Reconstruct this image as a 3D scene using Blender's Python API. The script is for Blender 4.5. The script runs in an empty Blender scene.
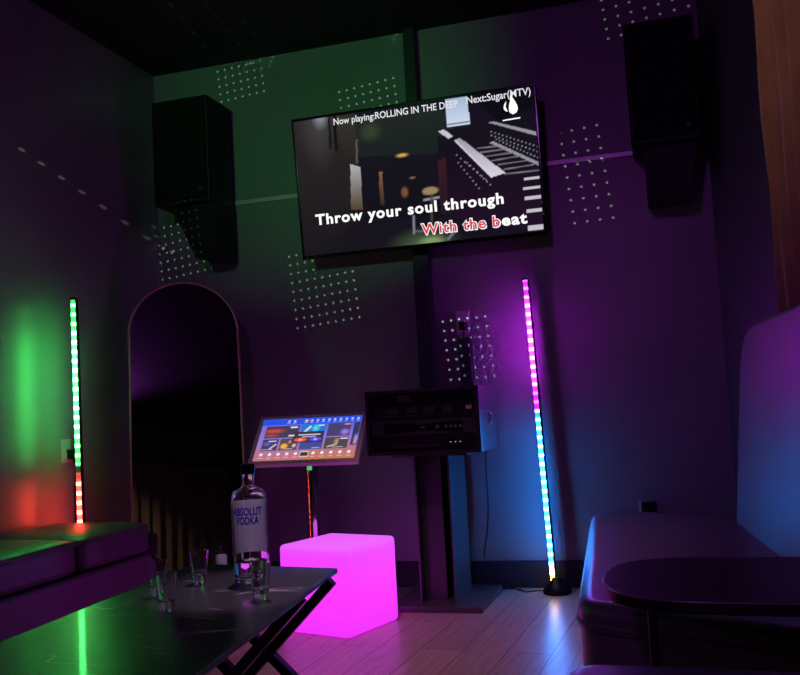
import bpy, bmesh, math, random
from mathutils import Vector, Matrix
S = bpy.context.scene
C = S.collection
PI = math.pi
random.seed(4)

# ------------------------------------------------------------------ helpers
def lin(c):
    return tuple((x/255/12.92) if x/255 <= 0.04045 else ((x/255+0.055)/1.055)**2.4 for x in c)

def nodes(m):
    m.use_nodes = True
    return m.node_tree.nodes, m.node_tree.links

def mat(name, col, rough=0.5, metal=0.0, spec=0.5, bump=0.0, bscale=200.0, var=0.0, vscale=6.0, coat=0.0, coat_rough=0.1, sheen=0.0):
    m = bpy.data.materials.new(name)
    N, L = nodes(m)
    b = N['Principled BSDF']
    b.inputs['Base Color'].default_value = (*col, 1)
    b.inputs['Roughness'].default_value = rough
    b.inputs['Metallic'].default_value = metal
    b.inputs['Specular IOR Level'].default_value = spec
    b.inputs['Coat Weight'].default_value = coat
    b.inputs['Coat Roughness'].default_value = coat_rough
    b.inputs['Sheen Weight'].default_value = sheen
    tc = N.new('ShaderNodeTexCoord')
    if bump:
        n = N.new('ShaderNodeTexNoise'); n.inputs['Scale'].default_value = bscale; n.inputs['Detail'].default_value = 3
        L.new(tc.outputs['Object'], n.inputs['Vector'])
        bp = N.new('ShaderNodeBump'); bp.inputs['Strength'].default_value = bump; bp.inputs['Distance'].default_value = 0.002
        L.new(n.outputs['Fac'], bp.inputs['Height']); L.new(bp.outputs['Normal'], b.inputs['Normal'])
    if var:
        n = N.new('ShaderNodeTexNoise'); n.inputs['Scale'].default_value = vscale; n.inputs['Detail'].default_value = 5
        L.new(tc.outputs['Object'], n.inputs['Vector'])
        mr = N.new('ShaderNodeMapRange'); mr.inputs['From Min'].default_value = 0.3; mr.inputs['From Max'].default_value = 0.7
        mr.inputs['To Min'].default_value = 1-var; mr.inputs['To Max'].default_value = 1+var
        L.new(n.outputs['Fac'], mr.inputs['Value'])
        mx = N.new('ShaderNodeVectorMath'); mx.operation = 'SCALE'; mx.inputs[0].default_value = col
        L.new(mr.outputs['Result'], mx.inputs['Scale']); L.new(mx.outputs['Vector'], b.inputs['Base Color'])
    return m

def emit(name, col, strength):
    m = bpy.data.materials.new(name)
    N, L = nodes(m)
    b = N['Principled BSDF']
    b.inputs['Base Color'].default_value = (0.02, 0.02, 0.02, 1)
    b.inputs['Roughness'].default_value = 0.4
    b.inputs['Emission Color'].default_value = (*col, 1)
    b.inputs['Emission Strength'].default_value = strength
    return m

def merge(bm, tmp, mtx=None, mi=0):
    if mtx is not None:
        bmesh.ops.transform(tmp, matrix=mtx, verts=tmp.verts)
    for f in tmp.faces: f.material_index = mi
    me = bpy.data.meshes.new('tmp'); tmp.to_mesh(me); tmp.free()
    bm.from_mesh(me); bpy.data.meshes.remove(me)

def box(bm, lo, hi, bev=0.0, seg=2, mtx=None, mi=0):
    t = bmesh.new()
    bmesh.ops.create_cube(t, size=1)
    sx, sy, sz = (hi[i]-lo[i] for i in range(3))
    for v in t.verts:
        v.co = Vector((lo[0]+(v.co.x+.5)*sx, lo[1]+(v.co.y+.5)*sy, lo[2]+(v.co.z+.5)*sz))
    if bev:
        bmesh.ops.bevel(t, geom=list(t.edges), offset=bev, segments=seg, profile=0.5, affect='EDGES')
    merge(bm, t, mtx, mi)

def prism(bm, pts, z0, z1, bev=0.0, seg=3, mtx=None, only_top=False, mi=0):
    t = bmesh.new()
    lo = [t.verts.new((x, y, z0)) for x, y in pts]
    hi = [t.verts.new((x, y, z1)) for x, y in pts]
    n = len(pts)
    t.faces.new(lo[::-1]); t.faces.new(hi)
    for i in range(n):
        t.faces.new((lo[i], lo[(i+1) % n], hi[(i+1) % n], hi[i]))
    bmesh.ops.recalc_face_normals(t, faces=t.faces)
    if bev:
        es = [e for e in t.edges if abs(e.verts[0].co.z-e.verts[1].co.z) < 1e-6 and (not only_top or e.verts[0].co.z > z1-1e-6)]
        bmesh.ops.bevel(t, geom=es, offset=bev, segments=seg, profile=0.5, affect='EDGES')
    merge(bm, t, mtx, mi)

def cyl(bm, p0, p1, r0, r1=None, seg=20, cap=True, mi=0):
    r1 = r0 if r1 is None else r1
    p0, p1 = Vector(p0), Vector(p1)
    d = p1-p0
    t = bmesh.new()
    bmesh.ops.create_cone(t, cap_ends=cap, segments=seg, radius1=r0, radius2=r1, depth=d.length)
    q = Vector((0, 0, 1)).rotation_difference(d.normalized()).to_matrix().to_4x4()
    merge(bm, t, Matrix.Translation((p0+p1)/2) @ q, mi)

def ball(bm, c, r, sc=(1, 1, 1), mi=0):
    t = bmesh.new()
    bmesh.ops.create_uvsphere(t, u_segments=16, v_segments=10, radius=r)
    merge(bm, t, Matrix.Translation(c) @ Matrix.Diagonal((*sc, 1)), mi)

def lathe(bm, prof, seg=40, c=(0, 0, 0), mi=0):
    t = bmesh.new()
    rings = []
    for r, z in prof:
        if r < 1e-6:
            rings.append([t.verts.new((c[0], c[1], c[2]+z))])
        else:
            rings.append([t.verts.new((c[0]+r*math.cos(2*PI*k/seg), c[1]+r*math.sin(2*PI*k/seg), c[2]+z)) for k in range(seg)])
    for a, b in zip(rings, rings[1:]):
        for k in range(seg):
            k2 = (k+1) % seg
            if len(a) == 1 and len(b) == 1: continue
            if len(a) == 1: t.faces.new((a[0], b[k2], b[k]))
            elif len(b) == 1: t.faces.new((a[k], a[k2], b[0]))
            else: t.faces.new((a[k], a[k2], b[k2], b[k]))
    bmesh.ops.recalc_face_normals(t, faces=t.faces)
    merge(bm, t, None, mi)

def tube(bm, pts, r, seg=8, closed=False, mi=0):
    pts = [Vector(p) for p in pts]
    t = bmesh.new()
    n = len(pts); rings = []
    ref = Vector((0, 0, 1))
    for i, p in enumerate(pts):
        a = pts[i-1] if (i or closed) else p
        b = pts[(i+1) % n] if (i < n-1 or closed) else p
        d = (b-a).normalized()
        x = d.cross(ref)
        if x.length < 1e-3: x = d.cross(Vector((0, 1, 0)))
        x.normalize(); y = d.cross(x)
        rings.append([t.verts.new(p+x*r*math.cos(2*PI*k/seg)+y*r*math.sin(2*PI*k/seg)) for k in range(seg)])
    for i in range(n if closed else n-1):
        a, b = rings[i], rings[(i+1) % n]
        for k in range(seg):
            t.faces.new((a[k], a[(k+1) % seg], b[(k+1) % seg], b[k]))
    if not closed:
        t.faces.new(rings[0]); t.faces.new(rings[-1][::-1])
    bmesh.ops.recalc_face_normals(t, faces=t.faces)
    merge(bm, t, None, mi)

def obj(name, bm, m, parent=None, loc=None, rot=None, smooth=True, angle=40):
    me = bpy.data.meshes.new(name)
    bm.to_mesh(me); bm.free()
    for x in (m if isinstance(m, (list, tuple)) else [m]): me.materials.append(x)
    o = bpy.data.objects.new(name, me); C.objects.link(o)
    if smooth:
        try:
            me.shade_smooth(); me.set_sharp_from_angle(angle=math.radians(angle))
        except Exception:
            pass
    if smooth:
        wn = o.modifiers.new('weighted_normals', 'WEIGHTED_NORMAL'); wn.keep_sharp = True; wn.weight = 80
    if parent: o.parent = parent
    if loc: o.location = loc
    if rot: o.rotation_euler = rot
    return o

def tag(o, label, cat, group=None):
    o['label'] = label; o['category'] = cat
    if group: o['group'] = group
    return o

def thing(name, label, cat, loc=(0, 0, 0), rot=(0, 0, 0), group=None):
    o = bpy.data.objects.new(name, None); C.objects.link(o)
    o.empty_display_size = 0.1
    o.location = loc; o.rotation_euler = rot
    return tag(o, label, cat, group)

def struct(name, bm, m, parent=None, smooth=False):
    o = obj(name, bm, m, parent, smooth=smooth)
    if not parent: o['kind'] = 'structure'
    return o

def B(lo, hi, bev=0.0, seg=2, mtx=None):
    bm = bmesh.new(); box(bm, lo, hi, bev, seg, mtx); return bm

def round_poly(pts, radii, n=6):
    out = []
    k = len(pts)
    for i in range(k):
        p = Vector(pts[i]); a = Vector(pts[i-1]); b = Vector(pts[(i+1) % k])
        r = radii[i] if isinstance(radii, (list, tuple)) else radii
        if r <= 0: out.append(tuple(p)); continue
        da, db = (a-p).normalized(), (b-p).normalized()
        ang = da.angle(db)
        d = min(r/math.tan(ang/2), 0.48*(a-p).length, 0.48*(b-p).length)
        s, e = p+da*d, p+db*d
        for j in range(n+1):
            t = j/n
            q = s*(1-t)**2 + p*2*t*(1-t) + e*t**2
            out.append((q.x, q.y))
    return out

def text_mesh(body, width, height, depth=0.001, bold=0.0, spacing=1.0):
    """flat lettering as a bmesh, baseline at y = 0 from x = 0, scaled to a width and a capital height"""
    cu = bpy.data.curves.new('lettering', 'FONT')
    cu.body = body; cu.size = 1; cu.offset = bold; cu.space_character = spacing; cu.resolution_u = 3
    ob = bpy.data.objects.new('lettering', cu); C.objects.link(ob)
    bpy.context.view_layer.update()
    me = bpy.data.meshes.new_from_object(ob.evaluated_get(bpy.context.evaluated_depsgraph_get()))
    bpy.data.objects.remove(ob); bpy.data.curves.remove(cu)
    xs = [v.co.x for v in me.vertices]
    x0, x1 = min(xs), max(xs)
    CAP = 0.69
    for v in me.vertices:
        v.co.x = (v.co.x-x0)/(x1-x0)*width
        v.co.y = v.co.y/CAP*height
    bm = bmesh.new(); bm.from_mesh(me); bpy.data.meshes.remove(me)
    return bm

# ------------------------------------------------------------------ materials
M = {}
M['wall'] = mat('dark_grey_wall_paint', (0.21, 0.20, 0.21), 0.38, spec=0.5, bump=0.12, bscale=140, var=0.06, vscale=2.5)
M['wall_gloss'] = mat('dark_grey_semi_gloss_paint', (0.22, 0.205, 0.215), 0.33, spec=0.9, bump=0.06, bscale=60, var=0.06, vscale=2.5)
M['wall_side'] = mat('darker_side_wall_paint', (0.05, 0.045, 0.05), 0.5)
M['ceiling'] = mat('black_ceiling_paint', (0.012, 0.008, 0.009), 0.8)
M['base'] = mat('dark_baseboard_paint', (0.012, 0.01, 0.02), 0.6)
M['metal_rail'] = mat('brushed_rail', (0.55, 0.5, 0.52), 0.35, metal=0.4)
M['leather'] = mat('black_leather', (0.075, 0.06, 0.085), 0.42, spec=1.0, coat=0.8, coat_rough=0.36, bump=0.35, bscale=260, var=0.2, vscale=20)
M['leather_smooth'] = mat('black_leather_panel', (0.15, 0.13, 0.16), 0.48, spec=1.0, coat=1.0, coat_rough=0.38, bump=0.1, bscale=300, var=0.1, vscale=8)
M['sofa_cloth'] = mat('dark_violet_grey_leather', (0.10, 0.085, 0.11), 0.42, bump=0.3, bscale=240, var=0.12, vscale=12)
M['piping'] = mat('leather_piping', (0.12, 0.1, 0.12), 0.3)
M['black_plastic'] = mat('black_plastic', (0.005, 0.005, 0.006), 0.5, spec=0.25, bump=0.1, bscale=400)
M['black_gloss'] = mat('black_gloss', (0.008, 0.008, 0.01), 0.15)
M['black_metal'] = mat('black_powder_coat', (0.011, 0.011, 0.015), 0.4, bump=0.12, bscale=500)
M['pedestal'] = mat('dark_painted_steel', (0.09, 0.09, 0.10), 0.34, metal=0.3, bump=0.05, bscale=400)
M['grille'] = mat('speaker_grille', (0.004, 0.004, 0.005), 0.7, spec=0.2, bump=0.9, bscale=700)
M['panel_grey'] = mat('brushed_gear_panel', (0.05, 0.05, 0.055), 0.4, metal=0.4)
M['knob'] = mat('gear_knob', (0.15, 0.15, 0.16), 0.35)
M['silver'] = mat('silver_metal', (0.6, 0.6, 0.62), 0.25, metal=1.0)
M['chrome'] = mat('polished_chrome', (0.7, 0.7, 0.72), 0.08, metal=1.0)
M['bronze'] = mat('bronze_frame', (0.75, 0.52, 0.38), 0.4, metal=0.8)
M['mirror'] = mat('mirror_glass', (0.62, 0.64, 0.66), 0.01, metal=1.0)
M['bezel_grey'] = mat('grey_aluminium_bezel', (0.75, 0.7, 0.68), 0.4, metal=0.1)
M['plate'] = mat('white_outlet_plate', (0.55, 0.5, 0.5), 0.4)
M['cord'] = mat('black_cord', (0.012, 0.012, 0.015), 0.5)
M['white_led'] = emit('small_white_led', (0.8, 0.8, 1.0), 0.5)

def floor_mat():
    m = bpy.data.materials.new('laminate_planks')
    N, L = nodes(m); b = N['Principled BSDF']
    tc = N.new('ShaderNodeTexCoord'); mp = N.new('ShaderNodeMapping'); mp.inputs['Rotation'].default_value = (0, 0, PI/2+0.06)
    L.new(tc.outputs['Object'], mp.inputs['Vector'])
    br = N.new('ShaderNodeTexBrick'); br.offset = 0.37
    br.inputs['Scale'].default_value = 1.0; br.inputs['Brick Width'].default_value = 1.25; br.inputs['Row Height'].default_value = 0.19
    br.inputs['Mortar Size'].default_value = 0.0022; br.inputs['Mortar Smooth'].default_value = 0.1
    br.inputs['Color1'].default_value = (0.50, 0.38, 0.31, 1); br.inputs['Color2'].default_value = (0.42, 0.31, 0.25, 1)
    br.inputs['Mortar'].default_value = (0.06, 0.04, 0.035, 1)
    L.new(mp.outputs['Vector'], br.inputs['Vector'])
    mp2 = N.new('ShaderNodeMapping'); mp2.inputs['Scale'].default_value = (1.5, 28, 1)
    L.new(mp.outputs['Vector'], mp2.inputs['Vector'])
    n = N.new('ShaderNodeTexNoise'); n.inputs['Scale'].default_value = 2.0; n.inputs['Detail'].default_value = 6; n.inputs['Distortion'].default_value = 1.2
    L.new(mp2.outputs['Vector'], n.inputs['Vector'])
    mr = N.new('ShaderNodeMapRange'); mr.inputs['From Min'].default_value = 0.3; mr.inputs['From Max'].default_value = 0.7
    mr.inputs['To Min'].default_value = 0.72; mr.inputs['To Max'].default_value = 1.2
    L.new(n.outputs['Fac'], mr.inputs['Value'])
    mx = N.new('ShaderNodeVectorMath'); mx.operation = 'SCALE'
    L.new(br.outputs['Color'], mx.inputs[0]); L.new(mr.outputs['Result'], mx.inputs['Scale'])
    L.new(mx.outputs['Vector'], b.inputs['Base Color'])
    b.inputs['Roughness'].default_value = 0.34
    bp = N.new('ShaderNodeBump'); bp.inputs['Strength'].default_value = 0.25; bp.inputs['Distance'].default_value = 0.002
    L.new(br.outputs['Fac'], bp.inputs['Height']); bp.invert = True
    L.new(bp.outputs['Normal'], b.inputs['Normal'])
    return m
M['floor'] = floor_mat()

def stone_mat():
    m = bpy.data.materials.new('black_veined_stone')
    N, L = nodes(m); b = N['Principled BSDF']
    tc = N.new('ShaderNodeTexCoord'); mp = N.new('ShaderNodeMapping'); mp.inputs['Scale'].default_value = (2.2, 5.5, 1); mp.inputs['Rotation'].default_value = (0, 0, 0.35)
    L.new(tc.outputs['Object'], mp.inputs['Vector'])
    n = N.new('ShaderNodeTexNoise'); n.inputs['Scale'].default_value = 0.8; n.inputs['Detail'].default_value = 2; n.inputs['Distortion'].default_value = 0.6
    L.new(mp.outputs['Vector'], n.inputs['Vector'])
    a = N.new('ShaderNodeMath'); a.operation = 'SUBTRACT'; a.inputs[1].default_value = 0.53; L.new(n.outputs['Fac'], a.inputs[0])
    ab = N.new('ShaderNodeMath'); ab.operation = 'ABSOLUTE'; L.new(a.outputs[0], ab.inputs[0])
    ln = N.new('ShaderNodeMapRange'); ln.inputs['From Min'].default_value = 0.0; ln.inputs['From Max'].default_value = 0.005
    ln.inputs['To Min'].default_value = 1; ln.inputs['To Max'].default_value = 0; L.new(ab.outputs[0], ln.inputs['Value'])
    n2 = N.new('ShaderNodeTexNoise'); n2.inputs['Scale'].default_value = 7; L.new(tc.outputs['Object'], n2.inputs['Vector'])
    g = N.new('ShaderNodeMapRange'); g.inputs['From Min'].default_value = 0.42; g.inputs['From Max'].default_value = 0.5; L.new(n2.outputs['Fac'], g.inputs['Value'])
    mu = N.new('ShaderNodeMath'); mu.operation = 'MULTIPLY'; L.new(ln.outputs['Result'], mu.inputs[0]); L.new(g.outputs['Result'], mu.inputs[1])
    mix = N.new('ShaderNodeMix'); mix.data_type = 'RGBA'
    mix.inputs['A'].default_value = (0.005, 0.005, 0.006, 1); mix.inputs['B'].default_value = (0.45, 0.42, 0.42, 1)
    L.new(mu.outputs[0], mix.inputs['Factor']); L.new(mix.outputs['Result'], b.inputs['Base Color'])
    b.inputs['Roughness'].default_value = 0.35; b.inputs['Specular IOR Level'].default_value = 1.0
    b.inputs['Coat Weight'].default_value = 0.25; b.inputs['Coat Roughness'].default_value = 0.07
    return m
M['stone'] = stone_mat()

def curtain_mat(name, col):
    m = mat(name, col, 0.75, bump=0.3, bscale=60, var=0.25, vscale=5, sheen=0.3)
    return m
M['curtain_tan'] = curtain_mat('tan_curtain_fabric', (0.30, 0.17, 0.085))
M['curtain_dark'] = curtain_mat('dark_curtain_fabric', (0.16, 0.11, 0.075))

def glass_mat(name, col=(1, 1, 1), rough=0.0, ior=1.47):
    m = bpy.data.materials.new(name)
    N, L = nodes(m); b = N['Principled BSDF']
    b.inputs['Base Color'].default_value = (*col, 1); b.inputs['Roughness'].default_value = rough
    b.inputs['Transmission Weight'].default_value = 1.0; b.inputs['IOR'].default_value = ior
    return m
M['glass'] = glass_mat('clear_glass', (0.98, 0.99, 0.99))
M['liquid'] = glass_mat('clear_spirit', (0.99, 0.99, 1.0), 0.0, 1.36)
M['blue_ink'] = mat('blue_ink', (0.02, 0.05, 0.75), 0.35)
M['white_ink'] = mat('white_ink', (0.8, 0.8, 0.8), 0.5)

def led_mat(name, stops, zlen, pitch, peak):
    """LED strip: colour by height along the strip, a bright spot per diode"""
    m = bpy.data.materials.new(name)
    N, L = nodes(m); b = N['Principled BSDF']
    b.inputs['Base Color'].default_value = (0.3, 0.3, 0.3, 1)
    tc = N.new('ShaderNodeTexCoord'); sp = N.new('ShaderNodeSeparateXYZ'); L.new(tc.outputs['Object'], sp.inputs[0])
    dv = N.new('ShaderNodeMath'); dv.operation = 'DIVIDE'; dv.inputs[1].default_value = zlen; L.new(sp.outputs['Z'], dv.inputs[0])
    rc = N.new('ShaderNodeValToRGB'); L.new(dv.outputs[0], rc.inputs['Fac'])
    rs = N.new('ShaderNodeValToRGB'); L.new(dv.outputs[0], rs.inputs['Fac'])
    for ramp, which in ((rc, 0), (rs, 1)):
        e = ramp.color_ramp.elements
        while len(e) > 1: e.remove(e[-1])
        for i, (p, col, st) in enumerate(stops):
            el = e[0] if i == 0 else e.new(p)
            el.position = p
            el.color = (*col, 1) if which == 0 else (st, st, st, 1)
    w = N.new('ShaderNodeMath'); w.operation = 'MULTIPLY'; w.inputs[1].default_value = 2*PI/pitch; L.new(sp.outputs['Z'], w.inputs[0])
    co = N.new('ShaderNodeMath'); co.operation = 'COSINE'; L.new(w.outputs[0], co.inputs[0])
    mr = N.new('ShaderNodeMapRange'); mr.inputs['From Min'].default_value = 0.0; mr.inputs['From Max'].default_value = 1.0
    mr.inputs['To Min'].default_value = 0.22; mr.inputs['To Max'].default_value = peak; L.new(co.outputs[0], mr.inputs['Value'])
    mu = N.new('ShaderNodeMath'); mu.operation = 'MULTIPLY'; L.new(mr.outputs['Result'], mu.inputs[0]); L.new(rs.outputs['Color'], mu.inputs[1])
    m2 = N.new('ShaderNodeMath'); m2.operation = 'MULTIPLY'; m2.inputs[1].default_value = LED_GAIN; L.new(mu.outputs[0], m2.inputs[0])
    L.new(rc.outputs['Color'], b.inputs['Emission Color']); L.new(m2.outputs[0], b.inputs['Emission Strength'])
    return m
LED_GAIN = 60.0
FILL = 100  # strength of the added violet fill

def picture_mat(name, strength):
    m = bpy.data.materials.new(name)
    N, L = nodes(m); b = N['Principled BSDF']
    b.inputs['Base Color'].default_value = (0.002, 0.002, 0.002, 1); b.inputs['Roughness'].default_value = 0.6; b.inputs['Specular IOR Level'].default_value = 0.03
    at = N.new('ShaderNodeAttribute'); at.attribute_name = 'picture'
    L.new(at.outputs['Color'], b.inputs['Emission Color']); b.inputs['Emission Strength'].default_value = strength
    return m

def picture(name, w, h, nx, ny, prims, bg, m, parent, y=0.0):
    """a lit screen: grid in the local xz plane facing -y, its picture painted into a colour attribute"""
    img = [[bg(i/(nx-1), j/(ny-1)) for i in range(nx)] for j in range(ny)]
    def put(i, j, col, a):
        o = img[j][i]; img[j][i] = tuple(o[k]*(1-a)+col[k]*a for k in range(3))
    for pr in prims:
        kind = pr[0]
        if kind == 'poly':
            _, pts, col, a = pr[:4]
            grad = pr[4] if len(pr) > 4 else None
            us = [p[0] for p in pts]; vs = [p[1] for p in pts]
            for j in range(max(0, int(min(vs)*(ny-1))), min(ny-1, int(max(vs)*(ny-1))+1)+1):
                v = j/(ny-1)
                for i in range(max(0, int(min(us)*(nx-1))), min(nx-1, int(max(us)*(nx-1))+1)+1):
                    u = i/(nx-1); ins = False; k = len(pts)-1
                    for q in range(len(pts)):
                        (x1, y1), (x2, y2) = pts[q], pts[k]
                        if (y1 > v) != (y2 > v) and u < (x2-x1)*(v-y1)/(y2-y1)+x1: ins = not ins
                        k = q
                    if ins:
                        c = col
                        if grad:
                            t = (v-min(vs))/max(1e-6, max(vs)-min(vs)); c = tuple(grad[k]*(1-t)+col[k]*t for k in range(3))
                        put(i, j, c, a)
        elif kind == 'ell':
            _, (cu, cv), (ru, rv), col, a, hard = pr
            for j in range(max(0, int((cv-rv)*(ny-1))), min(ny-1, int((cv+rv)*(ny-1))+1)+1):
                for i in range(max(0, int((cu-ru)*(nx-1))), min(nx-1, int((cu+ru)*(nx-1))+1)+1):
                    d = math.hypot((i/(nx-1)-cu)/ru, (j/(ny-1)-cv)/rv)
                    if d < 1: put(i, j, col, a*min(1, (1-d)*hard))
        elif kind == 'line':
            _, (u0, v0), (u1, v1), wd, col, a = pr
            asp = h/w
            for j in range(max(0, int((min(v0, v1)-wd/asp)*(ny-1))), min(ny-1, int((max(v0, v1)+wd/asp)*(ny-1))+1)+1):
                for i in range(max(0, int((min(u0, u1)-wd)*(nx-1))), min(nx-1, int((max(u0, u1)+wd)*(nx-1))+1)+1):
                    u, v = i/(nx-1), j/(ny-1)*asp
                    dx, dy = u1-u0, (v1-v0)*asp
                    t = max(0, min(1, ((u-u0)*dx+(v-v0*asp)*dy)/(dx*dx+dy*dy)))
                    d = math.hypot(u-u0-t*dx, v-v0*asp-t*dy)
                    if d < wd: put(i, j, col, a*min(1, 2*(1-d/wd)))
    me = bpy.data.meshes.new(name)
    vs = [((i/(nx-1)-.5)*w, y, (j/(ny-1)-.5)*h) for j in range(ny) for i in range(nx)]
    fs = [(j*nx+i, j*nx+i+1, (j+1)*nx+i+1, (j+1)*nx+i) for j in range(ny-1) for i in range(nx-1)]
    me.from_pydata(vs, [], fs)
    at = me.color_attributes.new('picture', 'FLOAT_COLOR', 'POINT')
    flat = []
    for j in range(ny):
        for i in range(nx):
            flat += [*lin(tuple(max(0, min(255, x)) for x in img[j][i])), 1.0]
    at.data.foreach_set('color', flat)
    me.materials.append(m)
    o = bpy.data.objects.new(name, me); C.objects.link(o); o.parent = parent
    return o

# ------------------------------------------------------------------ room
XL, YB, H = -3.086, 5.099, 3.29
XC = 0.305
def wall_x(y): return XC+0.14*(YB-y)
YR = -1.3
bm = bmesh.new(); box(bm, (XL-0.3, YR-0.3, -0.1), (1.6, YB+0.3, 0)); struct('floor', bm, M['floor'])
bm = bmesh.new(); box(bm, (XL-0.3, YR-0.3, H), (1.6, YB+0.3, H+0.1)); struct('ceiling', bm, M['ceiling'])
bm = bmesh.new(); box(bm, (XL-0.12, YR-0.1, 0), (XL, YB+0.12, H)); struct('wall_left', bm, M['wall_gloss'])
bm = bmesh.new(); box(bm, (XL, YB, 0), (XC+0.3, YB+0.12, H)); struct('wall_back', bm, M['wall'])
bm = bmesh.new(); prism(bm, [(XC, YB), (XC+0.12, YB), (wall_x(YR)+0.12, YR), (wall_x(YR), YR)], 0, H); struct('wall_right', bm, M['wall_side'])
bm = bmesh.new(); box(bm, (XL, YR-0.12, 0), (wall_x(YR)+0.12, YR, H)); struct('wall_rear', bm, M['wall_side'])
def skirting(lo, hi):
    bm = bmesh.new(); box(bm, lo, hi, 0.004); return bm
struct('baseboard_back', skirting((XL+0.02, YB-0.018, 0), (XC-0.005, YB, 0.147)), M['base'])
struct('baseboard_left', skirting((XL, 0.0, 0), (XL+0.018, YB, 0.147)), M['base'])
bm = bmesh.new(); box(bm, (-2.62, YB-0.014, 2.362), (-0.02, YB, 2.392), 0.003); struct('trim_1', bm, M['metal_rail'])

# ------------------------------------------------------------------ wall outlets
def outlet(loc, rotz, label, plug_dir=0.0, h=0.125, w=0.078):
    t = thing('wall_outlet', label, 'outlet', loc, (0, 0, rotz))
    bm = bmesh.new(); prism(bm, round_poly([(-w/2, -h/2), (w/2, -h/2), (w/2, h/2), (-w/2, h/2)], 0.008), 0, 0.006, 0.002, mtx=Matrix.Rotation(PI/2, 4, 'X'))
    obj('cover_plate', bm, M['plate'], t)
    for z in (-0.028, 0.028):
        bm = bmesh.new(); cyl(bm, (0, -0.005, z), (0, -0.009, z), 0.017, seg=20); obj('socket', bm, M['plate'], t)
    bm = bmesh.new(); cyl(bm, (0, -0.005, 0), (0, -0.0085, 0), 0.004, seg=10); obj('screw', bm, M['silver'], t)
    return t
def plug(loc, rotz, label, pts, size=(0.045, 0.04, 0.05)):
    t = thing('power_plug', label, 'plug', loc, (0, 0, rotz))
    bm = bmesh.new(); box(bm, (-size[0]/2, -0.009-size[1], -size[2]/2), (size[0]/2, -0.009, size[2]/2), 0.006, 3); obj('plug_body', bm, M['black_plastic'], t)
    if pts:
        bm = bmesh.new(); tube(bm, pts, 0.004); obj('cord', bm, M['cord'], t)
    return t
outlet((XL, 4.10, 0.905), PI/2, 'white wall outlet on the left wall beside the green and red light stick')
plug((XL, 4.12, 0.885), PI/2, 'black power plug in the outlet beside the green and red light stick', [(0, -0.03, -0.02), (0.0, -0.05, -0.05), (0.01, -0.03, -0.2), (0.0, -0.03, -0.6)])
outlet((-1.11, YB, 1.515), 0, 'pale wall outlet high on the back wall above the equipment rack')
plug((-1.105, YB, 1.487), 0, 'black power plug in the outlet above the equipment rack', [(0, -0.03, -0.02), (0.0, -0.045, -0.06), (0.004, -0.03, -0.10)])
outlet((-0.16, YB, 0.40), 0, 'low wall outlet half hidden behind the far end of the right sofa')
plug((-0.145, YB, 0.435), 0, 'black plug peeking over the right sofa at the back wall', [(0, -0.03, -0.02), (0.0, -0.05, -0.06), (-0.01, -0.03, -0.3)], (0.075, 0.045, 0.055))
bm = B((-1.136, YB-0.045, 0.80), (-1.067, YB, 1.42), 0.006)
tag(obj('cable_duct', bm, M['black_metal']), 'black cable duct on the wall under the high outlet, behind the rack', 'cable duct')

# ------------------------------------------------------------------ television and its mast
t = thing('mounting_pole', 'black pole running from the ceiling down behind the television', 'pole', (-1.325, 5.055, 0.5))
bm = B((-0.034, -0.03, 2.0), (0.034, 0.04, 2.79), 0.004); obj('upper_tube', bm, M['black_metal'], t)
bm = B((-0.047, -0.035, 0.3), (0.047, 0.042, 2.05), 0.004); obj('lower_column', bm, M['black_metal'], t)
TVW, TVH = 1.43, 0.816
tv = thing('television', 'wide wall television showing karaoke lyrics over a dark stage picture', 'television', (-1.29, 4.86, 2.351), (math.radians(5.62), 0, 0))
bm = bmesh.new(); box(bm, (-TVW/2-0.004, 0.0, -TVH/2-0.004), (TVW/2+0.004, 0.035, TVH/2+0.004), 0.004); box(bm, (-0.5, 0.03, -0.3), (0.5, 0.07, 0.2), 0.01)
obj('housing', bm, M['black_plastic'], tv)
bm = bmesh.new()
for lo, hi in (((-TVW/2-0.004, -0.006, -TVH/2-0.006), (TVW/2+0.004, 0.004, -TVH/2+0.014)), ((-TVW/2-0.004, -0.006, TVH/2-0.010), (TVW/2+0.004, 0.004, TVH/2+0.004)),
               ((-TVW/2-0.004, -0.006, -TVH/2), (-TVW/2+0.010, 0.004, TVH/2)), ((TVW/2-0.010, -0.006, -TVH/2), (TVW/2+0.004, 0.004, TVH/2))):
    box(bm, lo, hi, 0.002)
obj('bezel', bm, M['black_gloss'], tv)
bm = bmesh.new(); box(bm, (-0.12, 0.065, -0.15), (0.06, 0.152, 0.1), 0.01); obj('wall_bracket', bm, M['black_metal'], tv)
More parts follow.
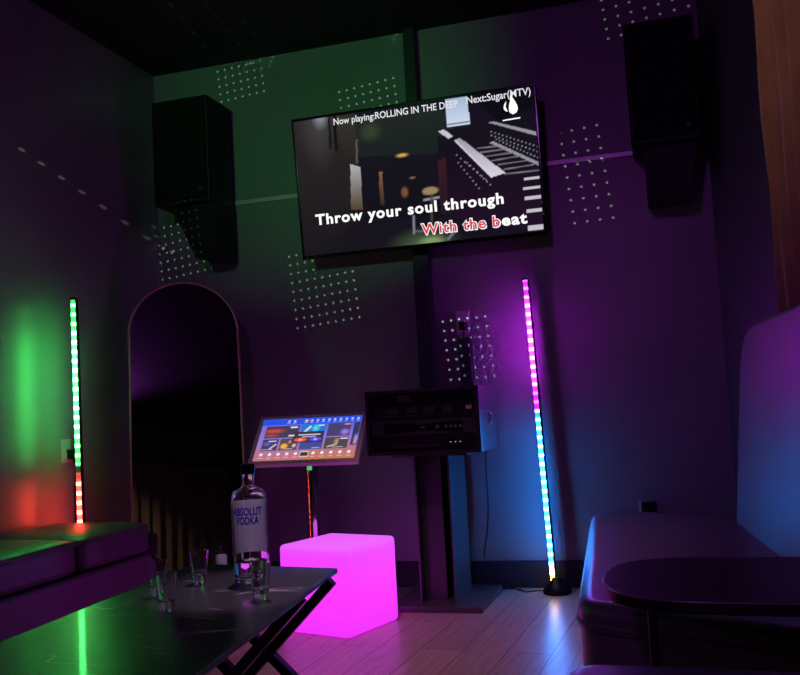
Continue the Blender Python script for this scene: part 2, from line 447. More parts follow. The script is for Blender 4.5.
P = [
 ('poly', [(0.0, 1), (0.274, 1), (0.269, 0.674), (0.215, 0.184), (0, 0)], (46, 40, 40), 0.9, (26, 22, 28)),
 ('ell', (0.11, 1.0), (0.10, 0.42), (100, 104, 112), 0.45, 1.0), ('ell', (0.12, 1.03), (0.045, 0.13), (180, 190, 205), 0.7, 1.2),
 ('poly', [(0.182, 0.956), (0.588, 0.976), (0.778, 0.761), (0.633, 0.652), (0.57, 0.606), (0.266, 0.675)], (34, 42, 38), 0.9, (26, 32, 32)),
 ('poly', [(0.18, 1), (0.27, 0.97), (0.268, 0.66), (0.21, 0.70)], (58, 54, 46), 0.8, (40, 34, 32)),
 ('poly', [(0.153, 1.0), (0.164, 1.0), (0.16, 0.761), (0.149, 0.764)], (18, 15, 16), 0.8), ('poly', [(0.175, 1.0), (0.189, 1.0), (0.184, 0.743), (0.171, 0.746)], (16, 14, 15), 0.85),
 ('ell', (0.33, 0.85), (0.06, 0.09), (80, 90, 55), 0.45, 1.5),
 ('poly', [(0.27, 0.68), (0.60, 0.63), (0.61, 0.18), (0.275, 0.22)], (22, 20, 30), 0.95, (18, 15, 24)),
 ('poly', [(0.265, 0.811), (0.275, 0.809), (0.268, 0.637), (0.258, 0.639)], (95, 85, 75), 0.8),
 ('poly', [(0.234, 0.635), (0.277, 0.604), (0.271, 0.295), (0.221, 0.305)], (175, 178, 185), 1, (80, 65, 50)),
 ('poly', [(0.277, 0.604), (0.29, 0.60), (0.285, 0.29), (0.271, 0.295)], (20, 17, 24), 1),
 ('poly', [(0.352, 0.555), (0.368, 0.55), (0.366, 0.31), (0.349, 0.313)], (135, 92, 66), 1, (60, 42, 38)),
 ('ell', (0.456, 0.649), (0.035, 0.02), (215, 165, 85), 1, 1.6), ('ell', (0.492, 0.48), (0.018, 0.01), (140, 110, 90), 0.9, 2),
 ('ell', (0.455, 0.384), (0.02, 0.05), (140, 95, 60), 0.8, 2), ('ell', (0.544, 0.37), (0.02, 0.03), (170, 120, 75), 0.8, 2),
 ('poly', [(0.60, 0.57), (0.64, 0.60), (0.637, 0.2), (0.597, 0.2)], (62, 28, 36), 0.9, (38, 20, 34)),
 ('poly', [(0.604, 0.78), (0.82, 0.80), (1, 0.68), (1, 0.42), (0.868, 0.43), (0.69, 0.71)], (22, 18, 28), 1),
 ('poly', [(0.606, 0.74), (0.68, 0.74), (0.68, 0.60), (0.606, 0.62)], (20, 16, 24), 0.9),
 ('poly', [(0.634, 0.60), (0.681, 0.707), (0.814, 0.414), (1, 0.42), (1, -0.01), (0.63, 0.17)], (22, 13, 30), 1, (34, 17, 36)),
 ('poly', [(0.85, 0.80), (1.0, 0.85), (1.0, 1.0), (0.75, 1.0)], (14, 11, 20), 0.95),
 ('poly', [(0.651, 0.996), (0.739, 0.995), (0.745, 0.802), (0.651, 0.802)], (165, 185, 212), 1, (205, 218, 235)),
 ('line', (0.655, 0.82), (0.74, 0.82), 0.004, (110, 125, 150), 0.9),
 ('poly', [(0.612, 0.782), (0.636, 0.79), (0.672, 0.734), (0.652, 0.720)], (200, 195, 210), 1),
 ('poly', [(0.676, 0.705), (0.698, 0.716), (0.868, 0.432), (0.812, 0.412)], (160, 155, 165), 1, (215, 210, 225)),
 ('line', (0.679, 0.70), (0.812, 0.415), 0.004, (225, 220, 235), 0.9),
 ('poly', [(0.812, 0.797), (0.835, 0.797), (1.002, 0.684), (1.0, 0.658)], (150, 145, 158), 1), ('poly', [(0.815, 0.652), (0.829, 0.661), (0.999, 0.477), (0.999, 0.452)], (150, 145, 155), 1),
 ('ell', (0.562, 0.372), (0.04, 0.035), (150, 130, 95), 1, 3), ('line', (0.533, 0.312), (0.593, 0.319), 0.007, (170, 170, 185), 0.8),
 ('line', (0.565, 0.34), (0.555, 0.12), 0.008, (80, 75, 62), 0.7), ('line', (0.484, 0.206), (0.48, 0.084), 0.007, (150, 150, 165), 0.8), ('line', (0.48, 0.10), (0.52, 0.09), 0.005, (120, 120, 135), 0.7),
 ('ell', (0.52, 0.0), (0.17, 0.14), (95, 125, 75), 0.75, 1.2), ('ell', (0.555, 0.01), (0.07, 0.06), (170, 190, 130), 0.6, 1.5),
 ('line', (0.62, 0.02), (0.65, 0.07), 0.008, (130, 135, 150), 0.7),
]
for a, b_ in (((0.765, 0.627), (0.847, 0.622)), ((0.774, 0.595), (0.877, 0.596)), ((0.79, 0.562), (0.906, 0.565)), ((0.816, 0.527), (0.932, 0.536)), ((0.842, 0.495), (0.957, 0.498)), ((0.864, 0.457), (0.979, 0.464)), ((0.864, 0.425), (0.999, 0.421))):
    P.append(('line', a, b_, 0.0035, (130, 124, 136), 0.9))
for k, (a, b_) in enumerate((((0.825, 0.728), (1.0, 0.584)), ((0.825, 0.702), (0.998, 0.55)), ((0.843, 0.669), (0.998, 0.509)), ((0.68, 0.599), (0.789, 0.402)), ((0.684, 0.544), (0.759, 0.348)), ((0.719, 0.536), (0.805, 0.363)))):
    n = 13 if k < 3 else 8
    for q in range(n):
        f = q/(n-1)
        P.append(('ell', (a[0]+(b_[0]-a[0])*f, a[1]+(b_[1]-a[1])*f), (0.0045, 0.0075), (170, 168, 188), 0.8, 2))
for v0, v1, u0 in ((0.362, 0.379, 0.939), (0.299, 0.317, 0.932), (0.229, 0.249, 0.934), (0.137, 0.162, 0.937), (0.016, 0.052, 0.938)):
    P.append(('poly', [(u0, v0), (1, v0), (1, v1), (u0, v1)], (196, 192, 200), 1))
screen = picture('screen', TVW-0.018, TVH-0.022, 300, 170, P, lambda u, v: (26-6*u, 22-6*u, 30), picture_mat('television_picture', 1.0), tv, -0.002)
M['text_white'] = emit('white_lettering', (1, 1, 1), 1.05)
M['text_red'] = emit('red_lettering', lin((222, 60, 78)), 1.0)
M['text_grey'] = emit('pale_lettering', (0.85, 0.85, 0.92), 0.9)
def on_screen(name, bm, m, u, v, y, parent=screen):
    bmesh.ops.transform(bm, matrix=Matrix.Translation(((u-.5)*TVW, y, (v-.5)*TVH)) @ Matrix.Rotation(PI/2, 4, 'X'), verts=bm.verts)
    return obj(name, bm, m, parent, smooth=False)
def words(bm, gap):
    """split a line of lettering into one bmesh per word"""
    seen = set(); isl = []
    for v in bm.verts:
        if v in seen: continue
        st = [v]; seen.add(v); g = []
        while st:
            q = st.pop(); g.append(q)
            for e in q.link_edges:
                o_ = e.other_vert(q)
                if o_ not in seen: seen.add(o_); st.append(o_)
        isl.append(g)
    isl.sort(key=lambda g: min(v.co.x for v in g))
    out = []; end = -9
    for g in isl:
        if min(v.co.x for v in g) - end > gap: out.append([])
        out[-1] += g; end = max(end, max(v.co.x for v in g))
    res = []
    for g in out:
        gs = set(g); nb = bmesh.new(); mp = {v: nb.verts.new(v.co) for v in g}
        for f_ in bm.faces:
            if f_.verts[0] in gs: nb.faces.new([mp[v] for v in f_.verts])
        res.append(nb)
    bm.free()
    return res
def line(name, bm, gap, m, u, v, y):
    for wb in words(bm, gap): on_screen(name, wb, m, u, v, y)
line('song_title_word', text_mesh('Now playing:ROLLING IN THE DEEP', 0.518*TVW, 0.046*TVH, bold=0.012), 0.0085, M['text_grey'], 0.181, 0.922, -0.004)
line('next_song_word', text_mesh('Next:Sugar(MTV)', 0.25*TVW, 0.048*TVH, bold=0.012), 0.05, M['text_grey'], 0.734, 0.932, -0.004)
line('lyric_word', text_mesh('Throw your soul through', 0.780*TVW, 0.072*TVH, bold=0.032, spacing=1.14), 0.018, M['text_white'], 0.068, 0.231, -0.004)
# second line: the sung part red with a white outline, the rest white
line('lyric_outline', text_mesh('With the b', 0.322*TVW, 0.074*TVH, bold=0.062, spacing=1.12), 0.014, M['text_white'], 0.509, 0.078, -0.004)
line('sung_lyric_word', text_mesh('With the b', 0.314*TVW, 0.070*TVH, bold=0.018, spacing=1.12), 0.018, M['text_red'], 0.513, 0.080, -0.0065)
on_screen('lyric_word', text_mesh('eat', 0.099*TVW, 0.072*TVH, bold=0.034, spacing=1.12), M['text_white'], 0.834, 0.082, -0.004)
bm = bmesh.new()
fl = [(0.005, 0.0), (0.020, -0.010), (0.036, -0.004), (0.043, 0.010), (0.042, 0.025), (0.034, 0.044), (0.023, 0.064), (0.017, 0.082), (0.012, 0.066), (0.012, 0.050), (0.006, 0.036), (0.003, 0.018)]
lf = [(-0.002, 0.004), (-0.014, 0.010), (-0.020, 0.022), (-0.016, 0.038), (-0.006, 0.052), (-0.007, 0.040), (-0.010, 0.028), (-0.006, 0.017)]
k = 1.25
for poly in (fl, lf):
    bm.faces.new([bm.verts.new((x*k, y*k, 0)) for x, y in poly])
bm.faces.new([bm.verts.new(p) for p in ((-0.035, -0.042, 0), (0.062, -0.040, 0), (0.063, -0.033, 0), (0.0, -0.034, 0), (-0.034, -0.036, 0))])
bmesh.ops.recalc_face_normals(bm, faces=bm.faces)
on_screen('flame_logo', bm, M['text_white'], 0.893, 0.832, -0.0045)

# ------------------------------------------------------------------ wall speakers
def speaker(label, x0, x1, y0, mirror, inset):
    """upper cabinet, lower tapered cabinet, bracket; mirror=-1 tapers on the left, +1 on the right"""
    t = thing('loudspeaker', label, 'speaker', ((x0+x1)/2, YB, 2.0))
    w = x1-x0; d = YB-y0
    bm = bmesh.new(); box(bm, (-w/2, -d, 0.325), (w/2, -0.05, 0.975), 0.012, 3); obj('cabinet', bm, M['black_plastic'], t)
    g = bmesh.new(); box(g, (-w/2+0.02, -d-0.012, 0.35), (w/2-0.02, -d+0.002, 0.95), 0.01, 3); obj('grille', g, M['grille'], t)
    a, b = -w/2, w/2
    lz = 0.0 if mirror < 0 else 0.05
    if mirror < 0: pts = [(a+0.09, 0.33), (a+0.24, 0.0), (b-inset, 0.0), (b-inset, 0.33)]
    else: pts = [(a+inset, 0.33), (a+inset, lz), (b-0.07, lz), (b-0.02, 0.33)]
    bm = bmesh.new(); prism(bm, pts, 0, d-0.08, 0.004, mtx=Matrix.Translation((0, -0.03, 0)) @ Matrix.Rotation(PI/2, 4, 'X')); obj('lower_cabinet', bm, M['black_plastic'], t)
    bm = bmesh.new(); box(bm, (-0.06, -0.06, 0.4), (0.06, 0.004, 0.8), 0.004); obj('wall_bracket', bm, M['black_metal'], t)
    bm = bmesh.new(); cyl(bm, (w/2-0.06, -d-0.014, 0.40), (w/2-0.06, -d-0.011, 0.40), 0.012); obj('badge', bm, M['panel_grey'], t)
    return t
speaker('black wall loudspeaker in the left corner, above the arched mirror', -2.90, -2.52, 4.75, -1, 0.0)
speaker('black wall loudspeaker near the right corner, above the right sofa', -0.09, 0.26, 4.75, 1, 0.06)

# ------------------------------------------------------------------ equipment rack and pedestal
ped = thing('pedestal_stand', 'dark steel pedestal with open front carrying the equipment rack', 'stand', (-1.205, 4.75, 0))
obj('base_plate', B((-0.245, -0.285, 0.0), (0.245, 0.275, 0.03), 0.006), M['pedestal'], ped)
bm = bmesh.new(); box(bm, (-0.095, -0.20, 0.03), (-0.085, 0.17, 0.79)); box(bm, (0.085, -0.20, 0.03), (0.095, 0.17, 0.79)); box(bm, (-0.095, 0.16, 0.03), (0.095, 0.17, 0.79)); box(bm, (-0.085, -0.12, 0.03), (0.03, -0.11, 0.79))
obj('column', bm, M['pedestal'], ped)
obj('top_plate', B((-0.20, -0.22, 0.78), (0.20, 0.2, 0.794)), M['pedestal'], ped)
rk = thing('equipment_rack', 'black rack case full of audio gear standing on the pedestal', 'audio rack', (-1.226, 4.5, 0.795))
RW, RH, RD = 0.304, 0.336, 0.46
bm = bmesh.new()
th = 0.012
box(bm, (-RW, 0, 0), (-RW+th, RD, RH)); box(bm, (RW-th, 0, 0), (RW, RD, RH)); box(bm, (-RW+th, 0, 0), (RW-th, RD, th)); box(bm, (-RW+th, 0, RH-th), (RW-th, RD, RH)); box(bm, (-RW+th, RD-th, th), (RW-th, RD, RH-th))
obj('case', bm, M['pedestal'], rk)
bm = bmesh.new()
for lo, hi in (((-RW, -0.008, 0), (RW, 0.002, 0.018)), ((-RW, -0.008, RH-0.018), (RW, 0.002, RH)), ((-RW, -0.008, 0), (-RW+0.02, 0.002, RH)), ((RW-0.02, -0.008, 0), (RW, 0.002, RH))): box(bm, lo, hi, 0.002)
obj('front_frame', bm, M['black_metal'], rk)
for s in (-1, 1):
    bm = bmesh.new(); cyl(bm, (s*(RW+0.0005), RD*0.55, 0.165), (s*(RW-0.004), RD*0.55, 0.165), 0.045, seg=24)
    bmesh.ops.scale(bm, vec=(1, 0.42, 0.75), verts=bm.verts, space=Matrix.Translation((0, -RD*0.55, -0.165)))
    hd = obj('handle_recess', bm, M['black_gloss'], rk)
    b2 = bmesh.new(); tube(b2, [(s*(RW+0.002), RD*0.55-0.012, 0.195), (s*(RW+0.012), RD*0.55-0.012, 0.185), (s*(RW+0.012), RD*0.55-0.012, 0.145), (s*(RW+0.002), RD*0.55-0.012, 0.135)], 0.004); obj('handle', b2, M['silver'], hd)
def unit(name, z0, z1, m):
    return obj(name, B((-RW+0.022, 0.012, z0), (RW-0.022, 0.35, z1), 0.002), m, rk)
u1 = unit('blank_shelf', 0.262, 0.316, M['black_gloss'])
bm = bmesh.new(); box(bm, (-0.13, 0.009, 0.27), (-0.06, 0.0125, 0.308)); obj('reflection_patch', bm, M['panel_grey'], u1)  # lighter grey plate stands in for a reflection on the dark unit
u2 = unit('microphone_receiver', 0.182, 0.258, M['black_plastic'])
for i in range(4):
    x = -0.185+i*0.098
    bm = bmesh.new(); box(bm, (x, 0.008, 0.212), (x+0.056, 0.013, 0.240), 0.002); obj('display', bm, M['panel_grey'], u2)
    bm = bmesh.new(); cyl(bm, (x+0.07, 0.013, 0.226), (x+0.07, -0.004, 0.226), 0.009, 0.008); obj('knob', bm, M['black_gloss'], u2)
    for q in range(4):
        bm = bmesh.new(); box(bm, (x+q*0.013, 0.009, 0.198), (x+q*0.013+0.007, 0.013, 0.2025), 0.001); obj('button', bm, M['knob'], u2)
bm = bmesh.new(); box(bm, (0.232, 0.008, 0.22), (0.262, 0.013, 0.24), 0.002); obj('rocker_switch', bm, M['plate'], u2)
u3 = unit('power_amplifier', 0.098, 0.178, M['panel_grey'])
bm = bmesh.new(); prism(bm, [(-0.21, 0.166), (-0.10, 0.160), (0, 0.148), (0.10, 0.160), (0.21, 0.166), (0.21, 0.108), (0.10, 0.114), (0, 0.124), (-0.10, 0.114), (-0.21, 0.108)], 0, 0.005, mtx=Matrix.Translation((0, 0.013, 0)) @ Matrix.Rotation(PI/2, 4, 'X')); obj('display_band', bm, M['black_gloss'], u3)
bm = bmesh.new(); box(bm, (-0.012, 0.005, 0.132), (0.012, 0.009, 0.142)); obj('indicator', bm, M['knob'], u3)
for x in (0.08, 0.125, 0.15, 0.175, 0.2):
    bm = bmesh.new(); cyl(bm, (x, 0.01, 0.137), (x, -0.004, 0.137), 0.010 if x < 0.1 else 0.007); obj('knob', bm, M['knob'], u3)
u4 = unit('karaoke_mixer', 0.022, 0.094, M['black_plastic'])
for i in range(11):
    x = -0.2+i*0.023
    bm = bmesh.new(); cyl(bm, (x, 0.013, 0.066), (x, 0.003, 0.066), 0.006, 0.005, seg=12); obj('knob', bm, M['panel_grey'], u4)
for i in range(3):
    bm = bmesh.new(); box(bm, (0.140+i*0.025, 0.0085, 0.054), (0.146+i*0.025, 0.0125, 0.058)); obj('status_light', bm, M['white_led'], u4)
bm = bmesh.new(); box(bm, (-0.18, 0.009, 0.035), (0.09, 0.0125, 0.05), 0.001); obj('label_strip', bm, M['panel_grey'], u4)
for x, z in ((-0.275, 0.305), (0.275, 0.305), (-0.275, 0.19), (0.275, 0.19), (-0.275, 0.10), (0.275, 0.10), (-0.275, 0.03), (0.275, 0.03)):
    bm = bmesh.new(); cyl(bm, (x, 0.013, z), (x, 0.008, z), 0.005, seg=10); obj('rack_screw', bm, M['silver'], rk)
bm = bmesh.new(); tube(bm, [(-0.975, 4.97, 0.90), (-0.99, 5.03, 0.84), (-1.018, 5.06, 0.745), (-1.02, 5.065, 0.6), (-1.022, 5.065, 0.437), (-1.035, 5.065, 0.32), (-1.06, 5.065, 0.2), (-1.065, 5.055, 0.06), (-1.02, 5.05, 0.006), (-0.9, 5.04, 0.005), (-0.85, 5.0, 0.005)], 0.0045)
tag(obj('hanging_cable', bm, M['cord']), 'thin black cable hanging down the back wall right of the pedestal', 'cable')

# ------------------------------------------------------------------ touchscreen on a pole
ts = thing('touchscreen_kiosk', 'tilted touchscreen song selector on a slim pole beside the rack', 'touchscreen', (-1.845, 4.44, 0))
tilt = math.atan2(0.20, 0.246)
ph = thing_panel = None
pm = Matrix.Translation((0, 0.01, 0.903)) @ Matrix.Rotation(-tilt, 4, 'X')
PW, PH = 0.625, 0.322
pan = bpy.data.objects.new('panel', None)
bm = bmesh.new(); box(bm, (-PW/2, 0.0, -PH/2), (PW/2, 0.03, PH/2), 0.008, 3)
pan = obj('panel', bm, M['bezel_grey'], ts); pan.matrix_local = pm
UI = []
def r(u0, v0, u1, v1, c, a=1.0, g=None):
    UI.append(('poly', [(u0, v0), (u1, v0), (u1, v1), (u0, v1)], c, a, g) if g else ('poly', [(u0, v0), (u1, v0), (u1, v1), (u0, v1)], c, a))
def ui_bg(u, v):
    top = (70, 95, 235) if u > 0.4 else (105, 105, 235); bot = (200, 115, 120) if u < 0.5 else (205, 120, 80)
    mid = (150, 120, 215)
    if v > 0.5: t = (v-.5)/.5; return tuple(mid[k]*(1-t)+top[k]*t for k in range(3))
    t = v/.5; return tuple(bot[k]*(1-t)+mid[k]*t for k in range(3))
r(0, 0.86, 1, 1, (45, 80, 230))
r(0.05, 0.54, 0.39, 0.83, (70, 62, 88)); r(0.41, 0.56, 0.66, 0.85, (40, 120, 205)); r(0.68, 0.52, 0.91, 0.84, (74, 66, 110)); r(0.935, 0.30, 1, 0.84, (60, 55, 95))
r(0.05, 0.24, 0.21, 0.51, (66, 62, 100)); r(0.23, 0.24, 0.41, 0.51, (86, 74, 84)); r(0.43, 0.24, 0.66, 0.51, (70, 80, 150)); r(0.68, 0.24, 0.91, 0.50, (82, 72, 78))
UI += [('ell', (0.14, 0.71), (0.14, 0.07), (225, 70, 60), 0.9, 1.6), ('ell', (0.12, 0.60), (0.10, 0.05), (200, 80, 80), 0.7, 1.5),
       ('ell', (0.56, 0.74), (0.05, 0.12), (90, 220, 235), 0.9, 1.5), ('line', (0.44, 0.62), (0.50, 0.78), 0.018, (235, 225, 240), 0.9), ('ell', (0.86, 0.62), (0.06, 0.1), (165, 120, 235), 0.9, 1.6),
       ('ell', (0.28, 0.33), (0.05, 0.09), (250, 180, 70), 1, 1.8), ('ell', (0.33, 0.43), (0.02, 0.05), (235, 130, 90), 1, 2), ('ell', (0.38, 0.34), (0.025, 0.06), (235, 200, 200), 0.9, 2),
       ('line', (0.14, 0.28), (0.19, 0.38), 0.014, (225, 190, 220), 0.9), ('ell', (0.10, 0.40), (0.05, 0.07), (110, 110, 220), 0.7, 1.5),
       ('line', (0.72, 0.28), (0.80, 0.33), 0.012, (220, 190, 170), 0.9), ('ell', (0.79, 0.40), (0.03, 0.10), (190, 140, 110), 0.8, 1.5), ('line', (0.80, 0.33), (0.81, 0.45), 0.012, (215, 180, 160), 0.6),
       ('ell', (0.98, 0.45), (0.03, 0.14), (150, 160, 250), 0.9, 1.5), ('ell', (0.975, 0.36), (0.02, 0.07), (240, 140, 150), 0.9, 1.5)]
r(0.345, 0.40, 0.655, 0.67, (60, 50, 74)); r(0.40, 0.57, 0.62, 0.60, (215, 210, 220)); r(0.44, 0.53, 0.58, 0.555, (185, 180, 195))
UI += [('ell', (0.43, 0.47), (0.075, 0.055), (240, 95, 70), 1, 4), ('ell', (0.58, 0.47), (0.075, 0.055), (110, 70, 235), 1, 4), ('ell', (0.43, 0.47), (0.02, 0.02), (250, 220, 210), 1, 3), ('ell', (0.58, 0.47), (0.02, 0.02), (220, 210, 250), 1, 3)]
r(0.30, 0.77, 0.37, 0.80, (225, 220, 230)); r(0.58, 0.79, 0.64, 0.82, (230, 230, 245)); r(0.84, 0.79, 0.90, 0.82, (230, 160, 190)); r(0.83, 0.45, 0.90, 0.475, (230, 225, 230)); r(0.11, 0.45, 0.19, 0.475, (210, 205, 225)); r(0.06, 0.255, 0.17, 0.275, (205, 195, 215)); r(0.29, 0.255, 0.37, 0.275, (215, 205, 210)); r(0.56, 0.255, 0.64, 0.275, (215, 205, 225)); r(0.76, 0.255, 0.87, 0.275, (215, 205, 210)); r(0.30, 0.56, 0.36, 0.60, (225, 215, 220))
for i in range(13):
    if i == 2: UI.append(('ell', (0.455, 0.93), (0.03, 0.03), (250, 90, 110), 1, 3)); continue
    UI.append(('ell', (0.27+i*0.058, 0.94), (0.014, 0.028), (225, 232, 255), 0.95, 2.5))
    r(0.255+i*0.058, 0.885, 0.285+i*0.058, 0.90, (175, 190, 250), 0.8)
for i in range(11):
    u = 0.07+i*0.087
    if i == 5: r(u-0.045, 0.06, u+0.045, 0.19, (215, 200, 200)); r(u-0.037, 0.08, u+0.037, 0.17, (70, 55, 60)); continue
    UI.append(('ell', (u, 0.145), (0.020, 0.04), (250, 240, 235), 1, 3)); r(u-0.024, 0.055, u+0.024, 0.075, (230, 215, 215), 0.9)
sc = picture('touch_display', PW-0.056, PH-0.050, 150, 80, UI, ui_bg, picture_mat('touch_picture', 1.0), pan, -0.0015)
bm = bmesh.new(); cyl(bm, (-0.0, 0.05, 0.03), (0.0, 0.05, 0.86), 0.032, seg=24); obj('pole', bm, M['chrome'], ts)
bm = bmesh.new(); box(bm, (-0.035, 0.01, 0.80), (0.035, 0.085, 0.90), 0.006); obj('tilt_bracket', bm, M['black_metal'], ts)
bm = bmesh.new(); box(bm, (-0.013, 0.012, 0.735), (0.013, 0.024, 0.765), 0.001); obj('status_window', bm, emit('green_status', (0.1, 0.9, 0.25), 0.6), ts)
bm = bmesh.new(); box(bm, (-0.22, 0.0, 0), (0.075, 0.33, 0.014), 0.005); cyl(bm, (0, 0.05, 0.012), (0, 0.05, 0.035), 0.04); obj('base_plate', bm, M['black_metal'], ts)

# ------------------------------------------------------------------ glowing cube
ca = math.atan2(-0.123, 0.395)
cube = thing('light_cube', 'glowing magenta plastic light cube standing on the floor by the table', 'lamp', (-1.600, 4.179, 0), (0, 0, ca))
def cube_mat():
    m = bpy.data.materials.new('lit_magenta_plastic')
    N, L = nodes(m); b = N['Principled BSDF']
    b.inputs['Base Color'].default_value = (0.6, 0.3, 0.6, 1); b.inputs['Roughness'].default_value = 0.4
    tc = N.new('ShaderNodeTexCoord'); sp = N.new('ShaderNodeSeparateXYZ'); L.new(tc.outputs['Object'], sp.inputs[0])
    rp = N.new('ShaderNodeValToRGB'); mr = N.new('ShaderNodeMapRange'); mr.inputs['From Max'].default_value = 0.41
    L.new(sp.outputs['Z'], mr.inputs['Value']); L.new(mr.outputs['Result'], rp.inputs['Fac'])
    e = rp.color_ramp.elements
    e[0].position = 0.0; e[0].color = (0.60, 0.018, 0.74, 1)
    e[1].position = 1.0; e[1].color = (0.60, 0.085, 0.74, 1)
    x = e.new(0.35); x.color = (0.80, 0.022, 0.95, 1)
    x = e.new(0.9); x.color = (0.68, 0.04, 0.85, 1)
    L.new(rp.outputs['Color'], b.inputs['Emission Color']); b.inputs['Emission Strength'].default_value = CUBE
    return m
CUBE = 1.25
bm = bmesh.new(); box(bm, (-0.205, -0.205, 0.003), (0.205, 0.205, 0.412), 0.022, 4); obj('shell', bm, cube_mat(), cube)
bm = bmesh.new(); cyl(bm, (0, 0, 0), (0, 0, 0.006), 0.12); obj('foot', bm, M['black_plastic'], cube)

# ------------------------------------------------------------------ LED stick lamps
def stick(label, foot, top, stops, chan, base_off, pitch, peak, power=1.0):
    stops = [(p_, c_, s_*power) for p_, c_, s_ in stops]
    foot, top = Vector(foot), Vector(top)
    d = top-foot; Ln = d.length
    q = Vector((0, 0, 1)).rotation_difference(d.normalized())
    t = thing('led_floor_lamp', label, 'lamp', (foot.x, foot.y, 0))
    mtx = Matrix.Translation((0, 0, foot.z)) @ q.to_matrix().to_4x4()
    bm = bmesh.new(); cyl(bm, (0, 0, 0.0), (0, 0, Ln), 0.0118, seg=10)
    o = obj('led_strip', bm, led_mat('led_light', stops, Ln, pitch, peak), t); o.matrix_local = mtx
    bm = bmesh.new()
    cx, cy = chan
    cyl(bm, (cx*0.0175, cy*0.0175, -0.01), (cx*0.0175, cy*0.0175, Ln+0.004), 0.012, seg=12)
    cyl(bm, (0, 0, Ln), (0, 0, Ln+0.012), 0.016, seg=12)
    o = obj('channel', bm, M['black_plastic'], t); o.matrix_local = mtx
    bm = bmesh.new(); lathe(bm, [(0, 0), (0.075, 0), (0.078, 0.01), (0.07, 0.035), (0.035, 0.06), (0.022, 0.085), (0, 0.085)], 28, (base_off[0], base_off[1], 0))
    obj('base', bm, M['black_plastic'], t)
    bm = bmesh.new(); tube(bm, [(base_off[0]-0.07, base_off[1]+0.01, 0.012), (base_off[0]-0.12, base_off[1]+0.03, 0.005), (base_off[0]-0.17, base_off[1]+0.0, 0.005), (base_off[0]-0.22, base_off[1]+0.05, 0.005), (base_off[0]-0.24, base_off[1]+0.09, 0.005)], 0.0035)
    if base_off[1] < 0.05: obj('cord', bm, M['cord'], t)
    else: bm.free()
    return t
PK, CY = None, (0.02, 0.24, 1.0)
PK = (0.60, 0.025, 1.0)
stick('leaning LED light stick, magenta above and cyan below, by the back wall', (-0.668, 4.95, 0.06), (-0.716, 4.965, 1.705),
      [(0.0, (1.0, 0.55, 0.12), 0.35), (0.045, (1.0, 0.6, 0.15), 0.35), (0.055, CY, 0.5), (0.12, CY, 0.75), (0.30, CY, 0.8), (0.50, CY, 0.55), (0.555, CY, 0.16), (0.565, PK, 0.09), (0.63, PK, 0.12), (0.66, PK, 0.5), (0.80, PK, 0.8), (0.92, PK, 0.6), (0.95, PK, 0.12), (1.0, PK, 0.1)], (0.55, 0.83), (0.02, 0.0), 0.0485, 3.2)
GR, RD_ = (0.06, 0.85, 0.13), (1.0, 0.06, 0.03)
stick('upright LED light stick, green above and red below, behind the left sofa', (-2.925, 3.99, 0.06), (-2.935, 3.99, 1.69),
      [(0.0, RD_, 0.55), (0.18, RD_, 0.55), (0.36, RD_, 0.55), (0.43, RD_, 0.22), (0.44, RD_, 0.006), (0.475, GR, 0.006), (0.485, GR, 0.16), (0.60, GR, 0.45), (0.75, GR, 0.65), (0.88, GR, 0.5), (0.93, GR, 0.15), (1.0, GR, 0.1)], (0.3, 0.95), (0.0, 0.09), 0.0485, 3.2, 0.78)

# ------------------------------------------------------------------ arched mirror leaning in the left corner
mi = thing('floor_mirror', 'tall arched floor mirror with thin bronze frame leaning in the corner', 'mirror', (-2.515, 4.37, 0.0), (math.radians(-10), 0, math.radians(29)))
MW, MT = 0.305, 1.862
arch = [(-MW, 0.012)] + [(-MW*math.cos(a), MT-MW+MW*math.sin(a)) for a in [PI*k/32 for k in range(33)]] + [(MW, 0.012)]
rotx = Matrix.Rotation(PI/2, 4, 'X')
bm = bmesh.new(); prism(bm, arch, -0.012, 0.0, mtx=rotx); obj('backing', bm, M['black_plastic'], mi)
bm = bmesh.new(); prism(bm, [(x*0.985, z) for x, z in arch], 0.0005, 0.004, mtx=rotx); obj('mirror_glass', bm, M['mirror'], mi, smooth=False)
bm = bmesh.new(); tube(bm, [(x, -0.002, z) for x, z in arch], 0.008, closed=True); obj('frame', bm, M['bronze'], mi)

